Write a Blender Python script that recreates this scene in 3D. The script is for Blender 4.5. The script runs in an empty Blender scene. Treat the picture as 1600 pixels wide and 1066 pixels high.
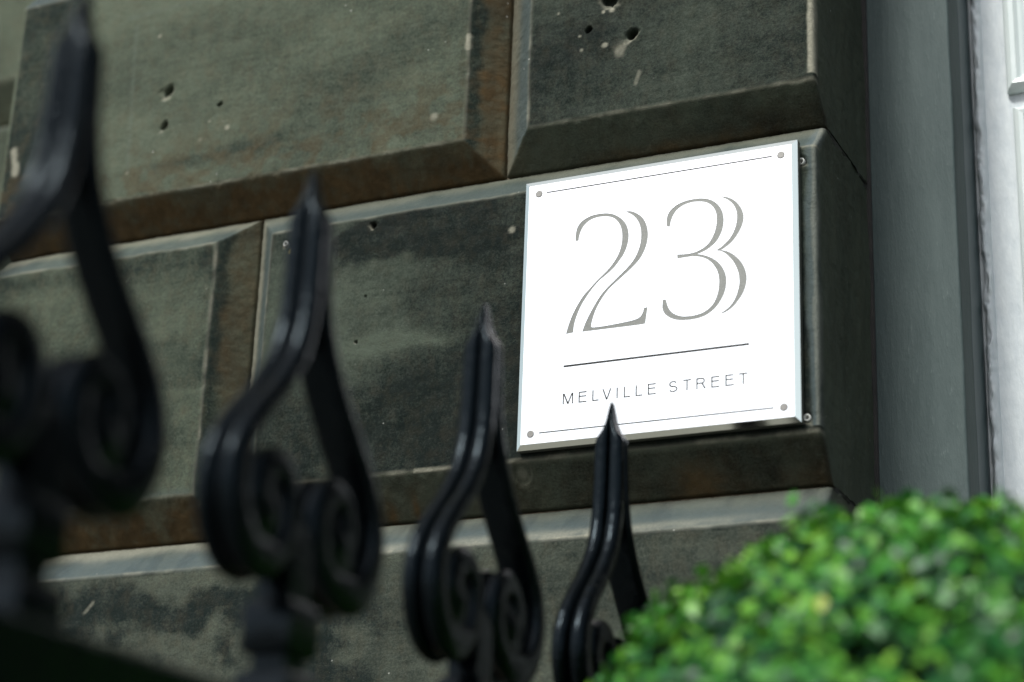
import bpy, bmesh, math, random
import numpy as np
from mathutils import Vector, Matrix

random.seed(7)
S = bpy.context.scene
COL = S.collection

# ------------------------------------------------------------------ camera
cam_d = bpy.data.cameras.new('camera')
cam = bpy.data.objects.new('camera', cam_d)
COL.objects.link(cam)
S.camera = cam
cam_d.sensor_width = 36.0
cam_d.lens = 70.68
cam_d.clip_start = 0.02
cam_d.clip_end = 500.0
RIGHT = Vector((0.9036, 0.4269, 0.0358))
DOWN = Vector((-0.1163, 0.3248, -0.9386))
AXIS = Vector((-0.4123, 0.8440, 0.3431))
m = Matrix((RIGHT, -DOWN, -AXIS)).transposed().to_4x4()
m.translation = Vector((0.653, -1.6433, -0.6939))
cam.matrix_world = m
cam_d.dof.use_dof = True
cam_d.dof.focus_distance = 1.95
cam_d.dof.aperture_fstop = 2.8
cam_d.dof.aperture_blades = 9

# ------------------------------------------------------------------ sky, sun, exposure
SUN_EL, SUN_AZ = math.radians(52), math.radians(192)     # azimuth clockwise from +Y (the wall's inward normal)
w = bpy.data.worlds.new('World')
S.world = w
w.use_nodes = True
nt = w.node_tree
bg = nt.nodes['Background']
sky = nt.nodes.new('ShaderNodeTexSky')
sky.sky_type = 'NISHITA'
sky.sun_disc = False
sky.sun_elevation = SUN_EL
sky.sun_rotation = SUN_AZ
sky.air_density = 1.0
sky.dust_density = 3.0
sky.ozone_density = 1.0
hs = nt.nodes.new('ShaderNodeHueSaturation')             # thin high cloud: a paler, whiter sky
hs.inputs['Saturation'].default_value = 0.58
hs.inputs['Hue'].default_value = 0.475
nt.links.new(sky.outputs[0], hs.inputs['Color'])
nt.links.new(hs.outputs[0], bg.inputs['Color'])
bg.inputs['Strength'].default_value = 0.15

sun_d = bpy.data.lights.new('sun', 'SUN')
sun = bpy.data.objects.new('sun', sun_d)
COL.objects.link(sun)
sun_d.energy = 3.0
sun_d.angle = math.radians(12)
sun_d.color = (0.985, 1.0, 0.95)
sdir = Vector((math.cos(SUN_EL) * math.sin(SUN_AZ), math.cos(SUN_EL) * math.cos(SUN_AZ), math.sin(SUN_EL)))
sun.rotation_euler = (-sdir).to_track_quat('-Z', 'Y').to_euler()

S.view_settings.view_transform = 'Standard'
S.view_settings.look = 'None'
S.view_settings.gamma = 1.0
S.view_settings.use_curve_mapping = False
S.view_settings.exposure = 0.45

# ------------------------------------------------------------------ helpers
TAB = np.random.RandomState(11).rand(64, 256, 256).astype(np.float32)


def vn(x, y, seed):
    """smooth value noise, 0..1"""
    t = TAB[seed % 64]
    ix = np.floor(x).astype(np.int64); iy = np.floor(y).astype(np.int64)
    fx = x - ix; fy = y - iy
    fx = fx * fx * fx * (fx * (fx * 6 - 15) + 10); fy = fy * fy * fy * (fy * (fy * 6 - 15) + 10)
    a = t[ix & 255, iy & 255]; b = t[(ix + 1) & 255, iy & 255]
    c = t[ix & 255, (iy + 1) & 255]; d = t[(ix + 1) & 255, (iy + 1) & 255]
    return (a * (1 - fx) + b * fx) * (1 - fy) + (c * (1 - fx) + d * fx) * fy


def fbm(x, y, seed, octs=4, gain=0.5):
    s = 0; amp = 1; tot = 0
    for o in range(octs):
        s = s + amp * vn(x * 2 ** o + 13.7 * o, y * 2 ** o + 7.3 * o, seed + o)
        tot += amp; amp *= gain
    return s / tot


def sstep(a, b, x):
    t = np.clip((x - a) / (b - a), 0, 1)
    return t * t * (3 - 2 * t)


def tag(o, label=None, cat=None, group=None, kind=None):
    if label: o['label'] = label
    if cat: o['category'] = cat
    if group: o['group'] = group
    if kind: o['kind'] = kind
    return o


def empty(name, loc=(0, 0, 0)):
    o = bpy.data.objects.new(name, None)
    o.empty_display_size = 0.05
    COL.objects.link(o)
    o.location = loc
    return o


def link(name, me, mat=None, parent=None):
    o = bpy.data.objects.new(name, me)
    COL.objects.link(o)
    if mat and not me.materials:
        me.materials.append(mat)
    if parent:
        o.parent = parent
        o.location = -parent.location if parent.parent is None and parent.type == 'EMPTY' else (0, 0, 0)
    return o


def mesh_np(name, V, F, smooth=True):
    me = bpy.data.meshes.new(name)
    V = np.asarray(V, np.float32); F = np.asarray(F, np.int32)
    me.vertices.add(len(V)); me.vertices.foreach_set('co', V.ravel())
    k = F.shape[1]
    me.loops.add(F.size); me.loops.foreach_set('vertex_index', F.ravel())
    me.polygons.add(len(F))
    me.polygons.foreach_set('loop_start', np.arange(0, F.size, k, dtype=np.int32))
    if smooth:
        me.polygons.foreach_set('use_smooth', np.ones(len(F), bool))
    me.update(calc_edges=True)
    me.validate()
    return me


def bm_mesh(name, bm, smooth=False):
    bmesh.ops.recalc_face_normals(bm, faces=bm.faces)
    me = bpy.data.meshes.new(name)
    bm.to_mesh(me); bm.free()
    if smooth:
        for p in me.polygons: p.use_smooth = True
        if smooth is not True: me.set_sharp_from_angle(angle=math.radians(smooth))
    return me


def box_bm(x0, x1, y0, y1, z0, z1, bev=0.0, seg=2):
    bm = bmesh.new()
    bmesh.ops.create_cube(bm, size=1.0)
    for v in bm.verts:
        v.co = Vector(((x0 + x1) / 2 + v.co.x * (x1 - x0), (y0 + y1) / 2 + v.co.y * (y1 - y0), (z0 + z1) / 2 + v.co.z * (z1 - z0)))
    if bev > 0:
        bmesh.ops.bevel(bm, geom=list(bm.edges), offset=bev, segments=seg, profile=0.5, affect='EDGES')
    return bm


class NT:
    """small node-tree writer"""
    def __init__(self, name):
        self.m = bpy.data.materials.new(name)
        self.m.use_nodes = True
        self.t = self.m.node_tree
        self.b = self.t.nodes['Principled BSDF']

    def n(self, typ, **kw):
        nd = self.t.nodes.new(typ)
        for k, v in kw.items():
            if k in nd.inputs: nd.inputs[k].default_value = v
            else: setattr(nd, k, v)
        return nd

    def l(self, a, b):
        self.t.links.new(a, b)

    def noise(self, vec, scale, detail=4, rough=0.55, stretch=None):
        if stretch:
            mp = self.n('ShaderNodeMapping')
            mp.inputs['Scale'].default_value = stretch
            self.l(vec, mp.inputs['Vector']); vec = mp.outputs[0]
        nd = self.n('ShaderNodeTexNoise')
        nd.inputs['Scale'].default_value = scale
        nd.inputs['Detail'].default_value = detail
        nd.inputs['Roughness'].default_value = rough
        self.l(vec, nd.inputs['Vector'])
        return nd.outputs['Fac']

    def ramp(self, fac, stops):
        r = self.n('ShaderNodeValToRGB')
        e = r.color_ramp.elements
        while len(e) < len(stops): e.new(0.5)
        for q, (p, c) in zip(e, stops):
            q.position = p
            q.color = (c, c, c, 1) if isinstance(c, (int, float)) else (*c, 1)
        self.l(fac, r.inputs['Fac'])
        return r.outputs['Color']

    def math(self, op, a, b=None, clamp=False):
        nd = self.n('ShaderNodeMath', operation=op, use_clamp=clamp)
        for i, v in enumerate((a, b)):
            if v is None: continue
            if isinstance(v, (int, float)): nd.inputs[i].default_value = v
            else: self.l(v, nd.inputs[i])
        return nd.outputs[0]

    def mix(self, fac, a, b, mode='MIX'):
        nd = self.n('ShaderNodeMix', data_type='RGBA', blend_type=mode)
        for s, v in ((nd.inputs[0], fac), (nd.inputs[6], a), (nd.inputs[7], b)):
            if isinstance(v, (int, float)): s.default_value = v
            elif isinstance(v, tuple): s.default_value = (*v, 1)
            else: self.l(v, s)
        return nd.outputs[2]

    def bump(self, h, strength, dist):
        nd = self.n('ShaderNodeBump')
        nd.inputs['Strength'].default_value = strength
        nd.inputs['Distance'].default_value = dist
        self.l(h, nd.inputs['Height'])
        return nd.outputs[0]


# ------------------------------------------------------------------ materials
def stone_material(name, light, dark, spark=0.5, warm=0.7):
    """sooty dressed sandstone; the 'mask' attribute carries soot with some painted shade / rust brown / pale bare stone and painted highlights / grey weathering"""
    k = NT(name)
    co = k.n('ShaderNodeTexCoord').outputs['Object']
    at = k.n('ShaderNodeAttribute', attribute_name='mask')
    sep = k.n('ShaderNodeSeparateColor'); k.l(at.outputs['Color'], sep.inputs[0])
    soot, brown, pale, grey = sep.outputs[0], sep.outputs[1], sep.outputs[2], at.outputs['Alpha']
    n_big = k.noise(co, 14, 6, 0.62)
    n_mid = k.noise(co, 70, 5, 0.6)
    n_fine = k.noise(co, 420, 3, 0.7)
    n_gr = k.noise(co, 900, 2, 0.8)
    n_bed = k.noise(co, 55, 5, 0.65, (0.22, 1.0, 1.9))
    n_drip = k.noise(co, 34, 4, 0.6, (1.6, 1.0, 0.10))
    n_str = k.noise(co, 60, 4, 0.6, (1.0, 1.0, 0.16))
    s = k.math('ADD', soot, k.math('MULTIPLY', k.math('SUBTRACT', n_big, 0.5), 0.40))
    s = k.math('ADD', s, k.math('MULTIPLY', k.math('SUBTRACT', n_mid, 0.5), 0.40))
    s = k.math('ADD', s, k.math('MULTIPLY', k.math('SUBTRACT', n_fine, 0.5), 1.15))
    s = k.math('ADD', s, k.math('MULTIPLY', k.math('SUBTRACT', n_str, 0.5), 0.25))
    s = k.math('ADD', s, k.math('MULTIPLY', k.math('SUBTRACT', n_gr, 0.5), 0.8))
    s = k.math('ADD', s, k.math('MULTIPLY', k.math('SUBTRACT', n_bed, 0.5), 0.55))
    s = k.math('ADD', s, k.math('MULTIPLY', k.math('SUBTRACT', n_drip, 0.5), 0.35), True)
    c = k.mix(s, light, dark)
    # warm sandstone showing through
    wn = k.ramp(k.noise(co, 85, 6, 0.68, (1, 1, 0.7)), [(0.46, 0.0), (0.75, 0.45)])
    c = k.mix(k.math('MULTIPLY', wn, warm), c, (0.0700, 0.0546, 0.0308))
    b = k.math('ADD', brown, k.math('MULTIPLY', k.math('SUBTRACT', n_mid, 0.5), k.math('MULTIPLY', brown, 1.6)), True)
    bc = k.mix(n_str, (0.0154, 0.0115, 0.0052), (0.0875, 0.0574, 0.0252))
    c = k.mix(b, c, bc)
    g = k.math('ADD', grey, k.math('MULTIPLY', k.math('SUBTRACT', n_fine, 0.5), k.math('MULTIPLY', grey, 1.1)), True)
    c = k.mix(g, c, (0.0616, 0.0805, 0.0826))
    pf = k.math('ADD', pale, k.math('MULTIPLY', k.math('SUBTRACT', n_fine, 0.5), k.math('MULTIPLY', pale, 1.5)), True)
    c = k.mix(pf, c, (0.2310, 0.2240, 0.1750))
    # sparse pale grains of sand
    sp = k.ramp(n_gr, [(0.70, 0.0), (0.78, spark)])
    c = k.mix(sp, c, (0.2380, 0.2380, 0.2170))
    vo = k.n('ShaderNodeTexVoronoi', feature='F1'); vo.inputs['Scale'].default_value = 85
    k.l(co, vo.inputs['Vector'])
    dots = k.ramp(vo.outputs['Distance'], [(0.055, 1.0), (0.085, 0.0)])
    keep = k.ramp(k.noise(co, 24, 2), [(0.60, 0.0), (0.66, 1.0)])
    c = k.mix(k.math('MULTIPLY', k.math('MULTIPLY', dots, keep), 0.75), c, (0.4340, 0.4340, 0.4060))
    k.l(c, k.b.inputs['Base Color'])
    h = k.math('ADD', k.math('MULTIPLY', n_fine, 0.6), k.math('MULTIPLY', n_gr, 0.5))
    h = k.math('ADD', h, k.math('MULTIPLY', n_mid, 0.9))
    k.l(k.bump(h, 0.9, 0.0013), k.b.inputs['Normal'])
    r = k.math('ADD', 0.62, k.math('MULTIPLY', n_mid, 0.35))
    k.l(r, k.b.inputs['Roughness'])
    k.b.inputs['Specular IOR Level'].default_value = 0.12
    return k.m


M_ST_A = stone_material('stone_olive', (0.0784, 0.0938, 0.0658), (0.0066, 0.0125, 0.0099))
M_ST_B = stone_material('stone_soot', (0.0500, 0.0625, 0.0465), (0.0028, 0.0060, 0.0050), 0.5, 0.32)
M_ST_C = stone_material('stone_lower', (0.0644, 0.0742, 0.0560), (0.0052, 0.0097, 0.0087), 0.9, 0.5)


def plain(name, col, rough=0.6, metal=0.0, nscale=None, ncol=None, bump=0.0, bdist=0.001, spec=0.5, stretch=None, detail=5):
    k = NT(name)
    k.b.inputs['Base Color'].default_value = (*col, 1)
    k.b.inputs['Roughness'].default_value = rough
    k.b.inputs['Metallic'].default_value = metal
    k.b.inputs['Specular IOR Level'].default_value = spec
    if nscale:
        co = k.n('ShaderNodeTexCoord').outputs['Object']
        n = k.noise(co, nscale, detail, 0.6, stretch)
        if ncol:
            k.l(k.mix(k.ramp(n, [(0.3, 0.0), (0.7, 1.0)]), col, ncol), k.b.inputs['Base Color'])
        if bump:
            k.l(k.bump(n, bump, bdist), k.b.inputs['Normal'])
    return k.m


M_MORTAR = plain('mortar', (0.30, 0.25, 0.18), 0.95, nscale=160, ncol=(0.13, 0.10, 0.07), bump=0.8, bdist=0.003)
M_POINT = plain('sooty_pointing', (0.0210, 0.0224, 0.0203), 0.95, nscale=200, ncol=(0.0385, 0.0385, 0.0336), bump=0.8, bdist=0.002)
M_FRONT = plain('house_front_stone', (0.0510, 0.0510, 0.0432), 0.5400, nscale=4, ncol=(0.0300, 0.0312, 0.0276), bump=0.4, bdist=0.004)
M_CRACK = plain('dark_gap', (0.02, 0.02, 0.02), 0.95, nscale=60, ncol=(0.035, 0.032, 0.03))
M_STEEL = plain('polished_steel', (0.93, 0.935, 0.925), 0.045, 1.0, nscale=9, bump=0.02, bdist=0.0004, detail=2)
M_ETCH = plain('etched_steel', (0.172, 0.176, 0.166), 0.5, 0.6, nscale=700, ncol=(0.135, 0.138, 0.130), bump=0.25, bdist=0.0003)
M_CAP = plain('satin_steel_cap', (0.2100, 0.2030, 0.1925), 0.5, 0.5, nscale=500, ncol=(0.1680, 0.1645, 0.1540))
M_INK = plain('grey_enamel', (0.030, 0.030, 0.028), 0.7, 0.0, spec=0.1)
M_EDGE = plain('ground_steel_edge', (0.80, 0.81, 0.73), 0.10, 1.0, nscale=40, bump=0.05, bdist=0.0004)
M_TRAY = plain('dull_tray', (0.10, 0.105, 0.09), 0.5, 0.4)
M_PLUG = plain('white_plastic_plug', (0.3850, 0.3920, 0.3710), 0.5)
M_PLUG_Y = plain('yellow_plastic_plug', (0.3150, 0.2660, 0.0700), 0.5)
M_GROUND = plain('paving', (0.155, 0.155, 0.138), 0.85, nscale=3, ncol=(0.110, 0.110, 0.098), bump=0.3, bdist=0.01)


def iron_material():
    k = NT('black_gloss_paint_on_iron')
    co = k.n('ShaderNodeTexCoord').outputs['Object']
    n = k.noise(co, 90, 3, 0.5); n2 = k.noise(co, 480, 3, 0.6)
    k.l(k.mix(k.ramp(n2, [(0.55, 0.0), (0.8, 1.0)]), (0.0008, 0.0014, 0.0018), (0.002, 0.0035, 0.0045)), k.b.inputs['Base Color'])
    k.l(k.math('ADD', 0.08, k.math('MULTIPLY', n2, 0.18)), k.b.inputs['Roughness'])
    h = k.math('ADD', k.math('MULTIPLY', n, 1.0), k.math('MULTIPLY', n2, 0.22))
    k.l(k.bump(h, 0.6, 0.0022), k.b.inputs['Normal'])
    k.b.inputs['Specular IOR Level'].default_value = 0.15
    k.b.inputs['Specular Tint'].default_value = (0.66, 0.86, 1.0, 1)
    return k.m


M_IRON = iron_material()


def grey_paint():
    k = NT('grey_masonry_paint')
    co = k.n('ShaderNodeTexCoord').outputs['Object']
    n = k.noise(co, 40, 6, 0.65, (1, 1, 0.12)); n2 = k.noise(co, 260, 4, 0.7, (1, 1, 0.25))
    c = k.mix(k.ramp(n, [(0.3, 0.0), (0.75, 1.0)]), (0.0250, 0.0430, 0.0425), (0.0530, 0.0760, 0.0735))
    c = k.mix(k.ramp(n2, [(0.62, 0.0), (0.75, 0.7)]), c, (0.090, 0.118, 0.114))
    k.l(c, k.b.inputs['Base Color'])
    k.b.inputs['Roughness'].default_value = 0.72
    k.l(k.bump(k.math('ADD', n2, n), 0.7, 0.0016), k.b.inputs['Normal'])
    return k.m


def white_paint(name, a, b, rough, bump):
    k = NT(name)
    co = k.n('ShaderNodeTexCoord').outputs['Object']
    n = k.noise(co, 120, 5, 0.62, (1, 1, 0.35)); n2 = k.noise(co, 160, 4, 0.6, (1, 1, 0.2))
    k.l(k.mix(k.ramp(n, [(0.3, 0.0), (0.68, 1.0)]), a, b), k.b.inputs['Base Color'])
    k.b.inputs['Roughness'].default_value = rough
    k.l(k.bump(k.math('ADD', n, k.math('MULTIPLY', n2, 0.5)), bump, 0.002), k.b.inputs['Normal'])
    return k.m


M_GREY = grey_paint()
M_GREY2 = plain('grey_gloss_strip', (0.036, 0.058, 0.061), 0.45, nscale=12, ncol=(0.043, 0.065, 0.068), stretch=(1, 1, 0.3))
M_WHITE = white_paint('white_door_paint', (0.5040, 0.5600, 0.5530), (0.5530, 0.6020, 0.5950), 0.35, 0.15)
M_DOOR = plain('unseen_door_black', (0.012, 0.014, 0.014), 0.3, nscale=30, bump=0.1, bdist=0.001)  # unseen door and fanlight, blackened to cut reflections and bounce light
M_WHITE_R = white_paint('weathered_white_paint', (0.4200, 0.4620, 0.4900), (0.5180, 0.5530, 0.5670), 0.55, 0.6)


# ------------------------------------------------------------------ ground
bm = bmesh.new()
bmesh.ops.create_grid(bm, x_segments=8, y_segments=8, size=60)
for v in bm.verts: v.co.z = -2.2
tag(link('ground', bm_mesh('ground', bm), M_GROUND), kind='structure')

# ------------------------------------------------------------------ rusticated stone wall
YW = 0.008          # plane of the stones' dressed faces
DB = 0.033          # depth of the V joints
GAP = 0.0016


def refine(base, extra):
    a = [base]
    for c, r, st in extra:
        a.append(np.arange(c - r, c + r + st / 2, st))
    a = np.unique(np.concatenate(a))
    a = a[(a >= base[0]) & (a <= base[-1])]
    keep = [a[0]]
    for v in a[1:-1]:
        if v - keep[-1] > 0.00045: keep.append(v)
    if a[-1] - keep[-1] < 0.0003: keep[-1] = a[-1]
    else: keep.append(a[-1])
    return np.array(keep)


def stone(name, parent, x0, x1, z0, z1, bev, mat, seed, res=0.002, plainL=False, plainR=False, yback=0.19, yw=YW, db=DB,
          face=0.5, holes=(), paint=None, bot=(0.55, 0.3), rgt=(0.8, 0.35), lft=(0.2, 0.6, 0.4), top=(0.25, 0.7, 0.6), relief=1.0):
    """one ashlar block: dressed face, splayed margins bev=(left,right,bottom,top), returns where an end is plain"""
    bl, br, bb, bt = bev
    def axis(a, b, m0, m1):
        seg = []
        pts = [a, a + m0, b - m1, b]
        for p, q in zip(pts[:-1], pts[1:]):
            if q - p > 1e-6:
                seg.append(np.linspace(p, q, max(3, int(round((q - p) / res)) + 1)))
        return np.unique(np.round(np.concatenate(seg), 6))
    xs = axis(x0 + GAP, x1 - (0 if plainR else GAP), 0 if plainL else bl, 0 if plainR else br)
    zs = axis(z0 + GAP, z1 - GAP, bb, bt)
    ex = [(h[0], h[2] * 2.0, 0.0009) for h in holes]
    ez = [(h[1], h[2] * 2.0, 0.0009) for h in holes]
    if plainR: ex.append((x1, 0.008, 0.0010))
    if plainL: ex.append((x0, 0.008, 0.0010))
    xs = refine(xs, ex); zs = refine(zs, ez)
    X, Z = np.meshgrid(xs, zs)
    sd = seed * 5
    wob = 0.0008 * relief
    wx = (fbm(X * 22, Z * 22, sd, 3) - .5) * 2 * wob
    wz = (fbm(X * 22, Z * 22, sd + 3, 3) - .5) * 2 * wob
    al = -np.ones_like(X) * 9 if plainL else ((x0 + bl) - X + wx) / bl
    ar = -np.ones_like(X) * 9 if plainR else (X - (x1 - br) + wx) / br
    ab = ((z0 + bb) - Z + wz) / bb
    atp = (Z - (z1 - bt) + wz) / bt
    mx = np.maximum(np.maximum(al, ar), np.maximum(ab, atp))
    kk = 0.014
    Y = yw + db * np.clip(0.5 * (mx + np.sqrt(mx * mx + kk * kk)), 0, 1.02)
    inb = sstep(-0.02, 0.08, mx)
    Y += relief * ((fbm(X * 7, Z * 7, sd + 5, 3) - .5) * 0.0020 + (fbm(X * 60, Z * 60, sd + 8, 4) - .5) * 0.0007
                   + (fbm(X * 230, Z * 230, sd + 12, 3) - .5) * (0.0009 + 0.0009 * inb))
    # knocks along the arrises
    edge = np.exp(-(mx / 0.045) ** 2)
    kn = sstep(0.66, 0.80, fbm(X * 45, Z * 45, sd + 15, 3))
    Y += edge * kn * 0.0016
    for flag, xe, sg in ((plainR, x1, 1), (plainL, x0, -1)):
        if flag:
            r = 0.0035 + 0.004 * np.clip(fbm(Z * 30, Z * 0 + seed, sd + 17, 3) - .35, 0, 1)
            d = np.clip(np.abs(xe - X), 0, r)
            Y += r - np.sqrt(np.clip(r * r - (r - d) ** 2, 0, None))
    # stains, and tones set per margin: right darker, top and left paler -------------------------------------------------
    soot = face + (fbm(X * 5, Z * 8, sd + 20, 4) - .5) * 0.9
    brown = np.zeros_like(X); pale = np.zeros_like(X); grey = np.zeros_like(X)
    nb = fbm(X * 30, Z * 6, sd + 23, 4); n2 = fbm(X * 40, Z * 40, sd + 26, 4)
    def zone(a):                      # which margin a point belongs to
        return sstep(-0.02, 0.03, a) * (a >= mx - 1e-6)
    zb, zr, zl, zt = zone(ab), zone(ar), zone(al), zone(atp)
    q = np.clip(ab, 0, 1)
    soot = soot * (1 - zb) + zb * (bot[0] + (n2 - .5) * 0.7); brown += zb * np.clip(bot[1] * (0.35 + 1.3 * nb) * (0.45 + 0.75 * q), 0, 1)  # bottom-margin soot, thinned on some blocks to stand in for bounce light
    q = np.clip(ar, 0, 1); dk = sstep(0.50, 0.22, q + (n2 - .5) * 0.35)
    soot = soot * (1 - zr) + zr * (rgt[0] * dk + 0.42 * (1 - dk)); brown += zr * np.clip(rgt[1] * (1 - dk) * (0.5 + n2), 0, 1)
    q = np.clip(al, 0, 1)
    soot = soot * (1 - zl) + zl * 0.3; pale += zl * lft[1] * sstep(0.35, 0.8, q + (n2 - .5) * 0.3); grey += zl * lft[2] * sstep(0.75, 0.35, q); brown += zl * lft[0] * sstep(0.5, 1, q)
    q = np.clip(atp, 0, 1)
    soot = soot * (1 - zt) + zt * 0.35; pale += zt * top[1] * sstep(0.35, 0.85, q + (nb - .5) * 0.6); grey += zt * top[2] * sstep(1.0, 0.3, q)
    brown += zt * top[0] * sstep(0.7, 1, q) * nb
    # highlight lines painted along the arrises, with patches worn to bare stone
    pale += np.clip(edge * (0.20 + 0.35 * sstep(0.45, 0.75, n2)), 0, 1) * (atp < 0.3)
    # holes ---------------------------------------------------
    for hx, hz, hr, hd, asp, ang in holes:
        dx = X - hx; dz = Z - hz
        ca, sa = math.cos(ang), math.sin(ang)
        u = dx * ca + dz * sa; v = (-dx * sa + dz * ca) * asp
        rr = np.sqrt(u * u + v * v) * (1 + 0.42 * (fbm(X * 150, Z * 150, sd + 30, 2) - .5) * 2)
        Y += hd * sstep(hr, hr * 0.62, rr) + 0.0022 * sstep(hr * 1.7, hr * 0.9, rr) * sstep(.35, .6, n2)
        lowside = sstep(-0.3, 0.9, -(v * 0.9 + u * 0.35) / np.maximum(rr, 1e-5))
        pale += 0.60 * np.exp(-((rr - hr * 1.18) / (hr * 0.30)) ** 2) * lowside * sstep(.3, .55, n2)
    if paint:
        soot, brown, pale, grey, Y = paint(X, Z, soot, brown, pale, grey, Y, sd)
    # assemble: front grid, then returns / joint lips ----------
    Cc = np.stack([soot, brown, pale, grey], -1)
    P = np.stack([X, Y, Z], -1)
    def lip_cols(P, C, at_end, plain_end):
        col = P[:, -1] if at_end else P[:, 0]; cc = C[:, -1] if at_end else C[:, 0]
        out, oc = [], []
        if plain_end:
            n = int((yback - yw) / 0.004)
            for i in range(1, n + 1):
                t = i / n
                c2 = col.copy(); c2[:, 1] = col[:, 1] * (1 - t) + yback * t
                rel = (fbm(c2[:, 1] * 40, c2[:, 2] * 14, sd + 33, 4) - .5) * 0.004 * min(1, i / 4) + (fbm(c2[:, 1] * 200, c2[:, 2] * 200, sd + 37, 3) - .5) * 0.0012
                c2[:, 0] += (rel if at_end else -rel)
                k4 = np.zeros_like(cc)
                k4[:, 0] = 0.08 + (fbm(c2[:, 1] * 12, c2[:, 2] * 5, sd + 40, 4) - .5) * 0.8
                k4[:, 1] = 0.12 * fbm(c2[:, 1] * 20, c2[:, 2] * 5, sd + 44, 3)
                f = min(1, i / 3)
                out.append(c2); oc.append(cc * (1 - f) + k4 * f)
        else:
            c2 = col.copy(); c2[:, 1] += 0.022
            out.append(c2); oc.append(cc)
        return out, oc
    Lc, Lk = lip_cols(P, Cc, False, plainL); Rc, Rk = lip_cols(P, Cc, True, plainR)
    P = np.concatenate([np.stack(Lc[::-1], 1), P, np.stack(Rc, 1)], 1)
    Cc = np.concatenate([np.stack(Lk[::-1], 1), Cc, np.stack(Rk, 1)], 1)
    for end in (0, -1):
        row = P[end:end + 1].copy() if end == 0 else P[-1:].copy()
        row[..., 1] = np.maximum(row[..., 1], np.minimum(row[..., 1] + 0.022, yback))
        kc = Cc[end:end + 1].copy() if end == 0 else Cc[-1:].copy()
        P = np.concatenate([row, P], 0) if end == 0 else np.concatenate([P, row], 0)
        Cc = np.concatenate([kc, Cc], 0) if end == 0 else np.concatenate([Cc, kc], 0)
    nz, nx = P.shape[:2]
    idx = np.arange(nz * nx).reshape(nz, nx)
    F = np.stack([idx[:-1, :-1], idx[:-1, 1:], idx[1:, 1:], idx[1:, :-1]], -1).reshape(-1, 4)
    me = mesh_np(name, P.reshape(-1, 3), F)
    ca = me.color_attributes.new('mask', 'FLOAT_COLOR', 'POINT')
    ca.data.foreach_set('color', np.clip(Cc, 0, 1).reshape(-1, 4).astype(np.float32).ravel())
    return link(name, me, mat, parent)


wall = tag(empty('stone_wall', (-0.33, 0.05, -2.2)), 'soot blackened wall of large bevelled sandstone blocks carrying the number plate', 'wall')

XL, XR = -0.8212, 0.1546
ZJ = [-1.2575, -0.9008, -0.5442, -0.1875, 0.1692, 0.5260, 0.8830]


def line_d(X, Z, a, b):
    ax, az = a; bx, bz = b
    t = np.clip(((X - ax) * (bx - ax) + (Z - az) * (bz - az)) / ((bx - ax) ** 2 + (bz - az) ** 2), 0, 1)
    return np.hypot(X - ax - t * (bx - ax), Z - az - t * (bz - az)), t


def paint_u1(X, Z, soot, brown, pale, grey, Y, sd):
    n = fbm(X * 60, Z * 60, sd + 50, 4)
    front = (X > XL + 0.006)
    soot += 0.75 * sstep(-0.715, -0.75, X + (n - .5) * .02) * front          # dark band down the left edge
    soot -= 0.22 * sstep(0.40, 0.46, Z) * sstep(-0.735, -0.70, X)
    d, t = line_d(X, Z, (-0.60, 0.237), (-0.45, 0.243))
    soot += 0.35 * np.exp(-((d + (n - .5) * .02) / 0.008) ** 2)
    soot += 0.30 * np.exp(-(((Z - (0.33 + (X + .3) * .35)) / 0.03) ** 2)) * sstep(-.5, -.3, X)
    brown += 0.42 * sstep(0.33, 0.215, Z) * sstep(.42, .62, n) * (Z > 0.206)
    # ghost outline of an old sign
    for a, b in (((-0.6492, 0.425), (-0.640, 0.24)), ((-0.66, 0.437), (-0.42, 0.448))):
        d, t = line_d(X, Z, a, b)
        dd = np.exp(-(d / 0.0022) ** 2) * (0.4 + n)
        soot -= 0.28 * dd; grey += 0.18 * dd
    d, _ = line_d(X, Z, (-0.806, 0.292), (-0.799, 0.262)); pale += 0.8 * sstep(0.007, 0.001, d + (n - .5) * .012)
    for x, z, r, s in ((-0.511, 0.2714, 0.0042, .8), (-0.2538, 0.2382, 0.0065, .55), (-0.615, 0.405, 0.0030, .8), (-0.535, 0.283, 0.0022, .6), (-0.545, 0.262, .004, .3), (-0.6405, 0.237, .0022, .6)):
        pale += s * sstep(r, r * .3, np.hypot(X - x, Z - z))
    d, _ = line_d(X, Z, (-0.2185, 0.326), (-0.2185, 0.312)); pale += sstep(0.004, 0.001, d + (n - .5) * .003)
    return soot, brown, pale, grey, Y


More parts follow.
